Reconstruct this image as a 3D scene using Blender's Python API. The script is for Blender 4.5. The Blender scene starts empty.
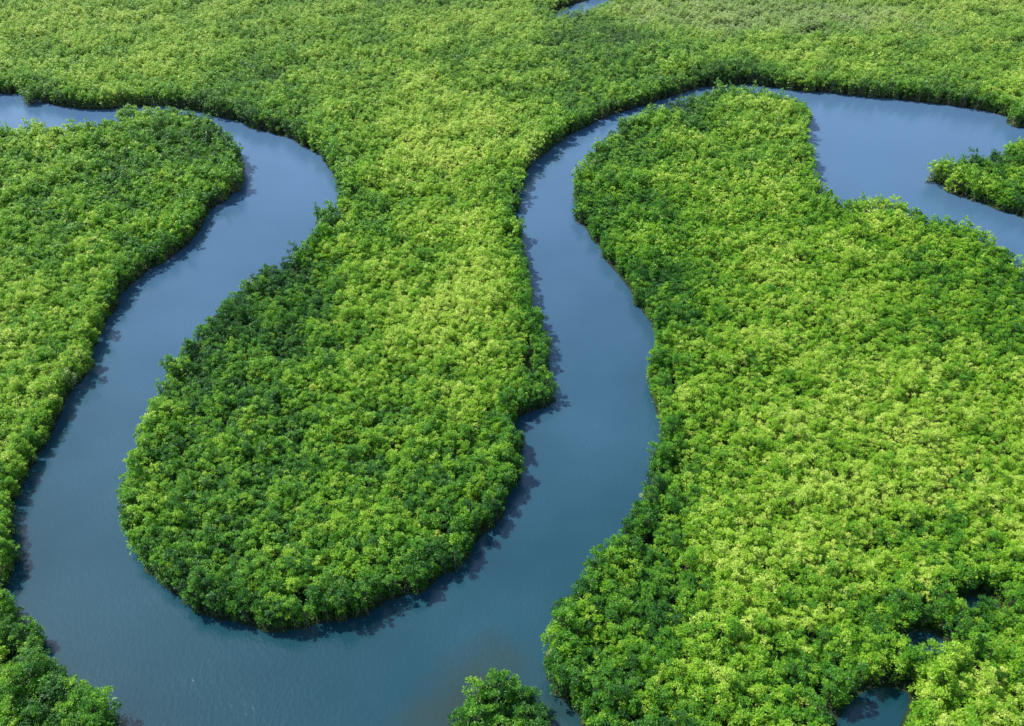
import bpy, bmesh, math, random
import numpy as np
from mathutils import Vector, noise
random.seed(7); rng=np.random.default_rng(7)
scene=bpy.context.scene
# ---------------------------------------------------------------- camera
H=100.0; F=887.0; TH=math.radians(53)
cam=bpy.data.cameras.new("camera"); co=bpy.data.objects.new("camera",cam); scene.collection.objects.link(co)
co.location=(0,0,H); co.rotation_euler=(TH,0,0); cam.lens=36*F/1024; cam.sensor_width=36
cam.clip_start=1; cam.clip_end=20000; scene.camera=co
def gp(x,y,z=0.0):
    a=(x-512)/F; b=-(y-363)/F
    dy=b*math.cos(TH)+math.sin(TH); dz=b*math.sin(TH)-math.cos(TH)
    t=(z-H)/dz
    return (a*t,dy*t)
# ---------------------------------------------------------------- surveyed shorelines
def area(p): return 0.5*sum(p[i][0]*p[(i+1)%len(p)][1]-p[(i+1)%len(p)][0]*p[i][1] for i in range(len(p)))
def smooth(P,n=6):
    out=[];N=len(P);P=[np.array(p,float) for p in P]
    for i in range(N):
        a,b,c,d=P[i-1],P[i],P[(i+1)%N],P[(i+2)%N]
        for k in range(n):
            t=k/n
            out.append(0.5*((2*b)+(-a+c)*t+(2*a-5*b+4*c-d)*t*t+(-a+3*b-3*c+d)*t**3))
    return out
def shore(P,hi=3.8):
    S=smooth(P); s=1 if area(P)>0 else -1
    out=[];N=len(S)
    for i in range(N):
        t=S[(i+1)%N]-S[i-1]; L=np.hypot(*t)+1e-6
        ny=-t[0]/L*s
        z=0.4+ (hi-0.4)*0.5*(1-ny) if ny<0.9 else 0.4
        x,y=gp(S[i][0],S[i][1],min(z,hi))
        out.append((x,y))
    return out
Lp=[(-300,150),(0,130),(40,131),(75,129),(102,122),(130,113),(170,110),(202,119),(226,136),(241,160),(238,186),(206,212),(186,242),(148,270),(116,300),(98,330),(86,365),(60,402),(38,448),(18,488),(8,530),(15,553),(2,580),(18,612),(38,645),(58,672),(90,692),(108,712),(118,740),(150,900),(-500,900)]
Cp=[(-900,60),(-300,78),(0,92),(28,92),(52,103),(90,109),(125,106),(165,105),(205,112),(240,122),(290,138),(322,157),(340,185),(337,200),(315,213),(318,232),(291,256),(253,272),(225,302),(193,336),(168,370),(153,405),(144,430),(138,458),(127,490),(125,515),(135,550),(164,588),(202,614),(250,626),(300,628),(350,617),(400,596),(438,575),(474,545),(503,505),(517,465),(517,436),(512,419),(543,403),(554,370),(547,330),(533,295),(523,260),(516,225),(518,195),(532,165),(560,140),(598,120),(650,102),(690,90),(740,84),(790,89),(840,93),(900,99),(960,106),(1003,114),(1014,123),(1022,127),(1032,123),(1040,112),(1100,110),(1500,125),(1500,-210),(-900,-210)]
Rp=[(692,97),(725,90),(765,92),(795,98),(808,110),(805,130),(811,158),(817,180),(840,197),(880,199),(918,208),(960,223),(1000,244),(1026,266),(1150,315),(1500,425),(1500,950),(640,950),(604,760),(586,712),(564,695),(551,680),(545,650),(551,622),(570,590),(600,555),(621,530),(641,500),(656,465),(661,430),(657,400),(651,365),(657,326),(641,300),(611,265),(587,230),(575,203),(578,178),(595,150),(627,123),(665,105)]
Ip=[(926,175),(938,165),(975,158),(1000,152),(1026,141),(1120,128),(1500,150),(1500,290),(1150,250),(1026,217),(1000,211),(960,194),(937,182)]
Bp=[(454,735),(456,715),(475,695),(500,680),(533,683),(545,697),(549,735),(540,800),(470,800)]
pond1=[(900,642),(912,626),(938,628),(950,642),(932,656),(908,658)]
pond2=[(838,722),(850,698),(878,682),(910,687),(906,712),(885,740),(840,748)]
pond3=[(552,14),(570,3),(600,-6),(612,1),(588,11),(566,18)]
pond4=[(953,598),(975,590),(990,597),(998,605),(970,607)]
pond5=[(800,36),(812,32),(822,35),(812,39)]
lands={"L":shore(Lp),"C":shore(Cp),"R":shore(Rp),"I":shore(Ip),"B":shore(Bp)}
ponds=[[gp(*p,1.5) for p in smooth(q,4)] for q in (pond1,pond2,pond3,pond4,pond5)]
def wig(poly,amp=1.0):
    out=[];N=len(poly)
    for i in range(N):
        a=np.array(poly[i]);b=np.array(poly[(i+1)%N]);L=np.hypot(*(b-a))
        n=1 if a[1]>600 else max(1,min(40,int(L/1.8)))
        for k in range(n):
            p=a+(b-a)*k/n
            v=noise.noise_vector(Vector((p[0]*.17,p[1]*.17,3)))+0.6*noise.noise_vector(Vector((p[0]*.5,p[1]*.5,9)))
            out.append((p[0]+v[0]*amp*1.6,p[1]+v[1]*amp*1.6))
    return out
lands={k:wig(v) for k,v in lands.items()}
def inside(px,py,poly):
    r=np.zeros(len(px),bool);N=len(poly)
    for i in range(N):
        x1,y1=poly[i];x2,y2=poly[(i+1)%N]
        if y1==y2: continue
        c=((y1>py)!=(y2>py))
        xi=(x2-x1)*(py-y1)/(y2-y1)+x1
        r^=c&(px<xi)
    return r
def sdist(px,py,poly):
    d=np.full(len(px),1e9);N=len(poly)
    for i in range(N):
        ax,ay=poly[i];bx,by=poly[(i+1)%N];dx=bx-ax;dy=by-ay;LL=dx*dx+dy*dy+1e-9
        t=np.clip(((px-ax)*dx+(py-ay)*dy)/LL,0,1)
        d=np.minimum(d,(px-ax-t*dx)**2+(py-ay-t*dy)**2)
    return np.sqrt(d)
# ---------------------------------------------------------------- material helpers
def mat(name):
    m=bpy.data.materials.new(name);m.use_nodes=True;nt=m.node_tree
    return m,nt,nt.nodes,nt.links,nt.nodes["Principled BSDF"]
def ramp(n,stops):
    r=n.new("ShaderNodeValToRGB");e=r.color_ramp.elements
    while len(e)<len(stops): e.new(0.5)
    for el,(p,c) in zip(e,stops): el.position=p; el.color=(*c,1)
    return r
# leaves
ml,nt,n,l,bs=mat("mangrove_leaf")
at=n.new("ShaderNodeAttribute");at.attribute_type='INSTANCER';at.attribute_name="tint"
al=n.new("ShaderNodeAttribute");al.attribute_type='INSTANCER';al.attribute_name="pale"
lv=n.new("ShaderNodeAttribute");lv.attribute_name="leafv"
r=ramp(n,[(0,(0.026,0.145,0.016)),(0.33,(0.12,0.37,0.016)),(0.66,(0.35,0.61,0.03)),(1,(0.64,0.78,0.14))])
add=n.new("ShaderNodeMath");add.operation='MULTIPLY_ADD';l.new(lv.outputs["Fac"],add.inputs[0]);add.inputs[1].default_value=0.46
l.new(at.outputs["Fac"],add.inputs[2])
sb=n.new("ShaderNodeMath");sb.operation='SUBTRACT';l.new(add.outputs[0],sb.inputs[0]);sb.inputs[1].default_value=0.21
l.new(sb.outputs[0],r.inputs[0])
mx=n.new("ShaderNodeMix");mx.data_type='RGBA';l.new(al.outputs["Fac"],mx.inputs[0]);l.new(r.outputs[0],mx.inputs[6]);mx.inputs[7].default_value=(0.56,0.64,0.32,1)
l.new(mx.outputs[2],bs.inputs["Base Color"]);bs.inputs["Roughness"].default_value=0.45;bs.inputs["Specular IOR Level"].default_value=0.45
tr=n.new("ShaderNodeBsdfTranslucent");l.new(mx.outputs[2],tr.inputs[0])
ms=n.new("ShaderNodeMixShader");ms.inputs[0].default_value=0.33
l.new(bs.outputs[0],ms.inputs[1]);l.new(tr.outputs[0],ms.inputs[2]);l.new(ms.outputs[0],n["Material Output"].inputs[0])
# bark
mb,nt,n,l,bs=mat("mangrove_bark")
nz=n.new("ShaderNodeTexNoise");nz.inputs["Scale"].default_value=6
r=ramp(n,[(0.3,(0.09,0.07,0.05)),(0.7,(0.22,0.19,0.15))]);l.new(nz.outputs[0],r.inputs[0]);l.new(r.outputs[0],bs.inputs["Base Color"]);bs.inputs["Roughness"].default_value=0.9
# mud
mm,nt,n,l,bs=mat("mud")
g=n.new("ShaderNodeNewGeometry")
nz=n.new("ShaderNodeTexNoise");nz.inputs["Scale"].default_value=0.35;nz.inputs["Detail"].default_value=8;l.new(g.outputs["Position"],nz.inputs["Vector"])
r=ramp(n,[(0.3,(0.012,0.024,0.008)),(0.55,(0.018,0.04,0.010)),(0.75,(0.03,0.05,0.02))]);l.new(nz.outputs[0],r.inputs[0]);l.new(r.outputs[0],bs.inputs["Base Color"]);bs.inputs["Roughness"].default_value=0.85
# water
mw,nt,n,l,bs=mat("river_water")
g=n.new("ShaderNodeNewGeometry")
nz=n.new("ShaderNodeTexNoise");nz.inputs["Scale"].default_value=0.025;nz.inputs["Detail"].default_value=6;l.new(g.outputs["Position"],nz.inputs["Vector"])
r=ramp(n,[(0.3,(0.007,0.050,0.074)),(0.7,(0.018,0.082,0.105))]);l.new(nz.outputs[0],r.inputs[0])
# sun sheen painted into the base colour: water turns paler blue with distance
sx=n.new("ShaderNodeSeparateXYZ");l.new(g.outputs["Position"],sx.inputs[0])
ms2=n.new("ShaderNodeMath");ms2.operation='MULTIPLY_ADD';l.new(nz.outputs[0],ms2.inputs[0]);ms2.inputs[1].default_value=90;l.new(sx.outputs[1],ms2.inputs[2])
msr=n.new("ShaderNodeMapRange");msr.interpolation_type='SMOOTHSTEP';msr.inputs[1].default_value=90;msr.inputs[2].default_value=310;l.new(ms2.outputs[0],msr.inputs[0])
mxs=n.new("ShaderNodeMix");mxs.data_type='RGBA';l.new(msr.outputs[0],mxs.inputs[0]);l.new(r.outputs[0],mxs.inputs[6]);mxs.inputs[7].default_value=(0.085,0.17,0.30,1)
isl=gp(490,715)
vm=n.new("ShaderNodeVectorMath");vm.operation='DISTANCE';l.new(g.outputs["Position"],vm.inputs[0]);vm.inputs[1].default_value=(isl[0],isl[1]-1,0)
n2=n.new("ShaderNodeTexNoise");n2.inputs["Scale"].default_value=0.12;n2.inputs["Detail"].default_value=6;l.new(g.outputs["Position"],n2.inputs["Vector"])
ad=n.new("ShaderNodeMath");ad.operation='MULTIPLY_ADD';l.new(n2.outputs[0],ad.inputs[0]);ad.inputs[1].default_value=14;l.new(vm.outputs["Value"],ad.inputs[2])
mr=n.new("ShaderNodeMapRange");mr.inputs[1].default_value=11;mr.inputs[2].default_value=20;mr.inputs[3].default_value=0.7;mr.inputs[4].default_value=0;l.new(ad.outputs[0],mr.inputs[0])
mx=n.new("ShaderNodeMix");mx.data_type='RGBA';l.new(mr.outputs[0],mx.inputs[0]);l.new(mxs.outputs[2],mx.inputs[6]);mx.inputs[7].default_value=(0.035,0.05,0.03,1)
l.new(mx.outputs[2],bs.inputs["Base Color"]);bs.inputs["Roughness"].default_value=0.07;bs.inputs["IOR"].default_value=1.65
w1=n.new("ShaderNodeTexNoise");w1.inputs["Scale"].default_value=1.8;w1.inputs["Detail"].default_value=6;w1.inputs["Roughness"].default_value=0.6
mp=n.new("ShaderNodeMapping");mp.inputs["Scale"].default_value=(1,0.6,1);mp.inputs["Rotation"].default_value=(0,0,0.6);l.new(g.outputs["Position"],mp.inputs[0]);l.new(mp.outputs[0],w1.inputs["Vector"])
w2=n.new("ShaderNodeTexNoise");w2.inputs["Scale"].default_value=0.05;w2.inputs["Detail"].default_value=3;l.new(g.outputs["Position"],w2.inputs["Vector"])
mr2=n.new("ShaderNodeMapRange");mr2.inputs[1].default_value=.35;mr2.inputs[2].default_value=.65;mr2.inputs[3].default_value=0.15;mr2.inputs[4].default_value=0.65;l.new(w2.outputs[0],mr2.inputs[0])
bp=n.new("ShaderNodeBump");bp.inputs["Distance"].default_value=0.12;l.new(mr2.outputs[0],bp.inputs["Strength"]);l.new(w1.outputs[0],bp.inputs["Height"]);l.new(bp.outputs[0],bs.inputs["Normal"])
# ---------------------------------------------------------------- meshes
def mesh_obj(name,verts,faces,mats,col=None,mi=None):
    me=bpy.data.meshes.new(name);me.from_pydata([tuple(v) for v in verts],[],faces);me.update()
    for m in mats: me.materials.append(m)
    if mi is not None: me.polygons.foreach_set("material_index",mi)
    o=bpy.data.objects.new(name,me)
    (col or scene.collection).objects.link(o)
    return o
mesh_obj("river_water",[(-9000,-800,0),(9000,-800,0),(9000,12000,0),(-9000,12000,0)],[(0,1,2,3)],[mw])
def land_mesh(name,poly,z,m):
    bm=bmesh.new();vs=[bm.verts.new((x,y,z)) for x,y in poly]
    es=[bm.edges.new((vs[i],vs[(i+1)%len(vs)])) for i in range(len(vs))]
    bmesh.ops.triangle_fill(bm,use_beauty=True,edges=es)
    lo=[bm.verts.new((x,y,-0.6)) for x,y in poly]
    for i in range(len(vs)):
        j=(i+1)%len(vs);bm.faces.new((vs[i],vs[j],lo[j],lo[i]))
    bmesh.ops.recalc_face_normals(bm,faces=bm.faces)
    me=bpy.data.meshes.new(name);bm.to_mesh(me);bm.free();me.materials.append(m)
    o=bpy.data.objects.new(name,me);scene.collection.objects.link(o)
for k,p in lands.items(): land_mesh("mud_ground",p,0.08,mm)
for p in ponds:
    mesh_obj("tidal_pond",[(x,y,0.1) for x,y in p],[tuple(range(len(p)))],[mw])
# ---------------------------------------------------------------- tree prototypes
def tube(V,Fc,M,pts,rads,seg=5):
    base=len(V);pts=[np.array(p,float) for p in pts]
    for i,(p,rr) in enumerate(zip(pts,rads)):
        d=pts[min(i+1,len(pts)-1)]-pts[max(i-1,0)];d/=np.linalg.norm(d)+1e-9
        u=np.cross(d,(0.3,1,0.1));u/=np.linalg.norm(u)+1e-9;v=np.cross(d,u)
        for k in range(seg):
            a=2*math.pi*k/seg;V.append(p+rr*(u*math.cos(a)+v*math.sin(a)))
    for i in range(len(pts)-1):
        for k in range(seg):
            a=base+i*seg+k;b=base+i*seg+(k+1)%seg;Fc.append((a,b,b+seg,a+seg));M.append(None)
protos=bpy.data.collections.new("mangrove_tree_kinds")
def grow(rg,V,Fc,M,ox,oy,h,rad,nclump,nleaf,flat,ls=1.0,skirt=.35,roots=True,off=0.0):
    O=np.array((ox,oy,0.0))
    tube(V,Fc,M,[O,O+(0.1*rg.normal(),0.1*rg.normal(),h*.3),O+(0.2*rg.normal(),0.2*rg.normal(),h*.7)],[.11,.08,.04])
    for k in range(5 if roots else 0):
        a=rg.uniform(0,6.28);q=rg.uniform(.6,1.0)
        tube(V,Fc,M,[O+(0,0,.9),O+(math.cos(a)*q*.6,math.sin(a)*q*.6,.65),O+(math.cos(a)*q,math.sin(a)*q,-.2)],[.045,.035,.03],4)
    def leaf(p,ax,L,W,v):
        sd=np.cross(ax,(0,0,1)+rg.normal(size=3)*.3);sd/=np.linalg.norm(sd)+1e-9
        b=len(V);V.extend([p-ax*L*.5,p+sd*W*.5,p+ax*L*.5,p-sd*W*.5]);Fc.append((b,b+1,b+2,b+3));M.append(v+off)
    for k in range(nclump):
        a=k*2.39996+rg.uniform(-.5,.5);q=math.sqrt((k+.35)/nclump)
        x=math.cos(a)*q*rad*rg.uniform(.75,1.2);y=math.sin(a)*q*rad*rg.uniform(.75,1.2)
        z=h*(1-flat*(q**2.0))+rg.uniform(-.45,.3)
        c=O+(x,y,z)
        if roots or k%3==0: tube(V,Fc,M,[O+(0,0,h*.35),O+(x*.5,y*.5,(h*.35+z)*.52),c],[.04,.03,.012],3)
        cr=rg.uniform(.27,.52);tone=rg.uniform(0,1)
        for j in range(nleaf):
            d=rg.normal(size=3);d[2]=abs(d[2])-.35;d/=np.linalg.norm(d)
            p=c+d*cr*rg.uniform(.35,1.0)
            ax=d*rg.uniform(.6,1.1)*np.array((1,1,.6))+rg.normal(size=3)*.35;ax/=np.linalg.norm(ax)
            L=rg.uniform(.18,.36)*ls
            leaf(p,ax,L,L*rg.uniform(.32,.45),float(.6*tone+.4*rg.uniform()))
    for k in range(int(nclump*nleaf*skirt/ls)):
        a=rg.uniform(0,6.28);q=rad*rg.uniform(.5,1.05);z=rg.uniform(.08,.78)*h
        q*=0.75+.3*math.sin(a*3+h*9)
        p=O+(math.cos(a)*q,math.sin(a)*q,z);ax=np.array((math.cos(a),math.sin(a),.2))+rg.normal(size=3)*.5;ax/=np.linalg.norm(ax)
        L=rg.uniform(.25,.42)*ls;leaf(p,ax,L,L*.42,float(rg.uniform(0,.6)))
def finish(i,V,Fc,M):
    o=mesh_obj("mangrove_tree_%02d"%i,V,Fc,[mb,ml],protos,[0 if v is None else 1 for v in M])
    at=o.data.attributes.new("leafv",'FLOAT','FACE');at.data.foreach_set("value",[0.0 if v is None else v for v in M])
NK=8;K=0
def single(ls,nl):
    global K
    rg=np.random.default_rng(100+K);V=[];Fc=[];M=[]
    grow(rg,V,Fc,M,0,0,rg.uniform(2.9,4.1),rg.uniform(.75,1.25),rg.integers(7,11),nl,rg.uniform(.25,.5),ls)
    finish(K,V,Fc,M);K+=1
def stand(ls,nl,nt_=8,R=2.2):
    global K
    rg=np.random.default_rng(300+K);V=[];Fc=[];M=[]
    for k in range(nt_):
        a=k*2.39996+rg.uniform(-.35,.35);q=R*math.sqrt((k+.45)/nt_)*rg.uniform(.93,1.05)
        thin=rg.uniform()<.03
        grow(rg,V,Fc,M,math.cos(a)*q,math.sin(a)*q,rg.uniform(2.5,4.2)+.35*rg.normal(),rg.uniform(.7,1.25),rg.integers(7,12),nl if not thin else nl//4,rg.uniform(.32,.56),ls,.1,False,rg.normal()*.32)
    finish(K,V,Fc,M);K+=1
for _ in range(NK): single(1,50)
for _ in range(NK): single(1.75,16)
for _ in range(16): stand(1,44)
for _ in range(16): stand(1.65,15)
# ---------------------------------------------------------------- forest points
def grid(y0,y1,s):
    ys=np.arange(y0,y1,s*.88);X=[];Y=[]
    for j,y in enumerate(ys):
        hw=0.6*math.hypot(y,100)+16
        xs=np.arange(-hw,hw,s)+(j%2)*s*.5
        X.append(xs);Y.append(np.full(len(xs),y))
    X=np.concatenate(X);Y=np.concatenate(Y)
    return X,Y
def scatter(bands,jit):
    A=[];B=[]
    for a in bands:
        X,Y=grid(*a);A.append(X+rng.normal(0,a[2]*jit,len(X)));B.append(Y+rng.normal(0,a[2]*jit,len(X)))
    return np.concatenate(A),np.concatenate(B)
fx_,fy_=scatter(((45,180,1.45),(180,300,1.65),(300,450,2.0)),.28)
sx_,sy_=scatter(((45,200,3.5),(200,450,4.1)),.11)
def pond_d(x,y):
    d=np.full(len(x),1e9)
    for p in ponds: d=np.minimum(d,np.where(inside(x,y,p),-1,sdist(x,y,p)))
    return d
PX=[];PY=[];PD=[];PS=[]
for li,(k,p) in enumerate(lands.items()):
    for gx,gy,st in ((fx_,fy_,0),(sx_,sy_,1)):
        m=inside(gx,gy,p);x=gx[m];y=gy[m];d=np.minimum(sdist(x,y,p),pond_d(x,y))
        lim=np.where(y>200,3.4,2.9)
        q=(d>lim) if st else ((d>.7)&(d<lim+.2))
        PX.append(x[q]);PY.append(y[q]);PD.append(d[q]);PS.append(np.full(q.sum(),st))
    s=1 if area(p)>0 else -1;fx=[];fy=[];N=len(p)
    for i in range(N):
        a=np.array(p[i]);b=np.array(p[(i+1)%N]);e=b-a;L=np.hypot(*e)
        if a[1]>450 or b[1]>450 or a[1]<45 or abs(a[0])>0.6*math.hypot(a[1],100)+16: continue
        nn=np.array((-e[1],e[0]))/(L+1e-6)*s
        cnt=int(L/1.25+rng.uniform())
        for k2 in range(cnt):
            q=a+e*rng.uniform()+nn*rng.uniform(.2,1.0);fx.append(q[0]);fy.append(q[1])
    PX.append(np.array(fx));PY.append(np.array(fy));PD.append(np.full(len(fx),.3));PS.append(np.zeros(len(fx)))
X=np.concatenate(PX);Y=np.concatenate(PY);D=np.concatenate(PD);ST=np.concatenate(PS)>0
n_=len(X)
keep=~(sdist(X,Y,ponds[2])<2.5)
def nz(s,o,x,y): return np.array([noise.fractal(Vector((a*s,b*s,o)),1.0,2.0,4) for a,b in zip(x,y)])
N1=nz(.018,1.3,X,Y);N2=nz(.085,5.1,X,Y);N3=nz(.035,9.7,X,Y)
def blob(cx,cy,rx,ry):
    x,y=gp(cx,cy,3);x1,_=gp(cx+rx,cy,3);_,y1=gp(cx,cy-ry,3)
    return np.exp(-(((X-x)/(x1-x))**2+((Y-y)/(y1-y))**2))
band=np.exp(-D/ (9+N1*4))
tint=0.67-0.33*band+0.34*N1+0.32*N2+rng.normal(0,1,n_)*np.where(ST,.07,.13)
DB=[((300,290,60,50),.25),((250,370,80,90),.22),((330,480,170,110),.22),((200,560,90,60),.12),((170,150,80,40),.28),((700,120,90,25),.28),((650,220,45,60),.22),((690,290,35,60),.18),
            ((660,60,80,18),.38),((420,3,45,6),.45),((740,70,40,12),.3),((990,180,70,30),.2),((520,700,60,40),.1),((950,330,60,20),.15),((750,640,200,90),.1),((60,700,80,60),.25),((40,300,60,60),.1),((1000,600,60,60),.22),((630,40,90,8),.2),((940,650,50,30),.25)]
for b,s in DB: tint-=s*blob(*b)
for b,s in [((440,240,70,100),.16),((430,110,140,30),.15),((800,330,130,80),.08),((200,50,180,30),.1)]:
    tint+=s*blob(*b)
marsh=np.clip(blob(760,14,170,16)*1.5+N3*.5*blob(760,20,240,30),0,1)
pale=np.clip(marsh*.65+rng.normal(0,.12,n_)*(marsh>.15),0,1)
rp=rng.uniform(size=n_);pale=np.where((rp<.008)&~ST,.6,pale)
pale=np.maximum(pale,np.clip((Y-180)/700,0,.3))  # aerial haze painted into the leaf colour: trees pale with distance
scl=1.0+.10*band+.28*N2+rng.normal(0,1,n_)*np.where(ST,.07,.15)-.2*marsh+.3*blob(660,60,90,16)
scl=np.clip(scl,.6,1.5)*np.where(D<1,.9,1)
scl*=np.where(Y>200,1.15,1.0)
far=(Y+rng.normal(0,10,n_)>170)
kind=np.where(ST,16+rng.integers(0,16,n_)+np.where(far,16,0),rng.integers(0,NK,n_)+np.where(far,NK,0))
sxy=np.where(ST,np.maximum(scl,1.0)*np.where(Y>200,1.03,1),scl); szz=scl*np.where(ST,rng.uniform(.88,1.15,n_),rng.uniform(.78,1.25,n_))
idx=np.where(keep)[0]
print("POINTS",len(idx),ST.sum())
me=bpy.data.meshes.new("mangrove_forest")
me.from_pydata([(X[i],Y[i],0.02) for i in idx],[],[])
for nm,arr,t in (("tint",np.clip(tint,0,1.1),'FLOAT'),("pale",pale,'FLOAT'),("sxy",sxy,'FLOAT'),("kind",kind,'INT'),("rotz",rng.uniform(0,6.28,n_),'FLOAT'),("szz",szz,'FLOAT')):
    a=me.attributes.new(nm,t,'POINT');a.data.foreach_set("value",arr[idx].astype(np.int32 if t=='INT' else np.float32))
fo=bpy.data.objects.new("mangrove_forest",me);scene.collection.objects.link(fo)
ng=bpy.data.node_groups.new("forest","GeometryNodeTree")
ng.interface.new_socket("Geometry",in_out='INPUT',socket_type='NodeSocketGeometry');ng.interface.new_socket("Geometry",in_out='OUTPUT',socket_type='NodeSocketGeometry')
n=ng.nodes;l=ng.links
gi=n.new("NodeGroupInput");go=n.new("NodeGroupOutput");ip=n.new("GeometryNodeInstanceOnPoints");ci=n.new("GeometryNodeCollectionInfo")
ci.inputs["Collection"].default_value=protos;ci.inputs["Separate Children"].default_value=True;ci.inputs["Reset Children"].default_value=True
def na(nm,t='FLOAT'):
    q=n.new("GeometryNodeInputNamedAttribute");q.data_type=t;q.inputs["Name"].default_value=nm;return q.outputs["Attribute"]
l.new(gi.outputs[0],ip.inputs["Points"]);l.new(ci.outputs[0],ip.inputs["Instance"]);ip.inputs["Pick Instance"].default_value=True
l.new(na("kind",'INT'),ip.inputs["Instance Index"])
cr=n.new("ShaderNodeCombineXYZ");l.new(na("rotz"),cr.inputs[2]);l.new(cr.outputs[0],ip.inputs["Rotation"])
cs=n.new("ShaderNodeCombineXYZ");s=na("sxy");l.new(s,cs.inputs[0]);l.new(s,cs.inputs[1]);l.new(na("szz"),cs.inputs[2]);l.new(cs.outputs[0],ip.inputs["Scale"])
l.new(ip.outputs[0],go.inputs[0])
md=fo.modifiers.new("forest",'NODES');md.node_group=ng
# distant canopy beyond the instanced forest
mf,nt,n,l,bs=mat("distant_canopy")
g=n.new("ShaderNodeNewGeometry");z=n.new("ShaderNodeTexNoise");z.inputs["Scale"].default_value=.15;z.inputs["Detail"].default_value=8;l.new(g.outputs["Position"],z.inputs["Vector"])
r=ramp(n,[(0.3,(0.04,0.12,0.01)),(0.7,(0.2,0.33,0.04))]);l.new(z.outputs[0],r.inputs[0]);l.new(r.outputs[0],bs.inputs["Base Color"]);bs.inputs["Roughness"].default_value=.9
V=[];Fc=[];nx,ny=120,80
for j in range(ny+1):
    y=449+ (j/ny)**2*9000
    for i in range(nx+1):
        x=(i/nx-.5)*2*(500+ (y-449)*1.0)
        V.append((x,y,2.6+1.2*noise.noise(Vector((x*.05,y*.05,0)))))
for j in range(ny):
    for i in range(nx):
        a=j*(nx+1)+i;Fc.append((a,a+1,a+nx+2,a+nx+1))
mesh_obj("distant_forest",V,Fc,[mf])
# ---------------------------------------------------------------- light
EL,AZ=math.radians(52),math.radians(-60)
w=bpy.data.worlds.new("World");scene.world=w;w.use_nodes=True;nt=w.node_tree
sk=nt.nodes.new("ShaderNodeTexSky");sk.sky_type='NISHITA';sk.sun_disc=False;sk.sun_elevation=EL;sk.sun_rotation=AZ;sk.air_density=1.3;sk.dust_density=0.7;sk.ozone_density=1.5
bg=nt.nodes["Background"];bg.inputs[1].default_value=0.15;nt.links.new(sk.outputs[0],bg.inputs[0])
sl=bpy.data.lights.new("sun",'SUN');sl.energy=5;sl.angle=math.radians(.5);sl.color=(1,.96,.88)
so=bpy.data.objects.new("sun",sl);scene.collection.objects.link(so)
d=Vector((math.sin(AZ)*math.cos(EL),math.cos(AZ)*math.cos(EL),math.sin(EL)))
so.rotation_euler=d.to_track_quat('Z','Y').to_euler();so.location=(0,0,150)
scene.view_settings.view_transform='Standard';scene.view_settings.look='None';scene.view_settings.exposure=0
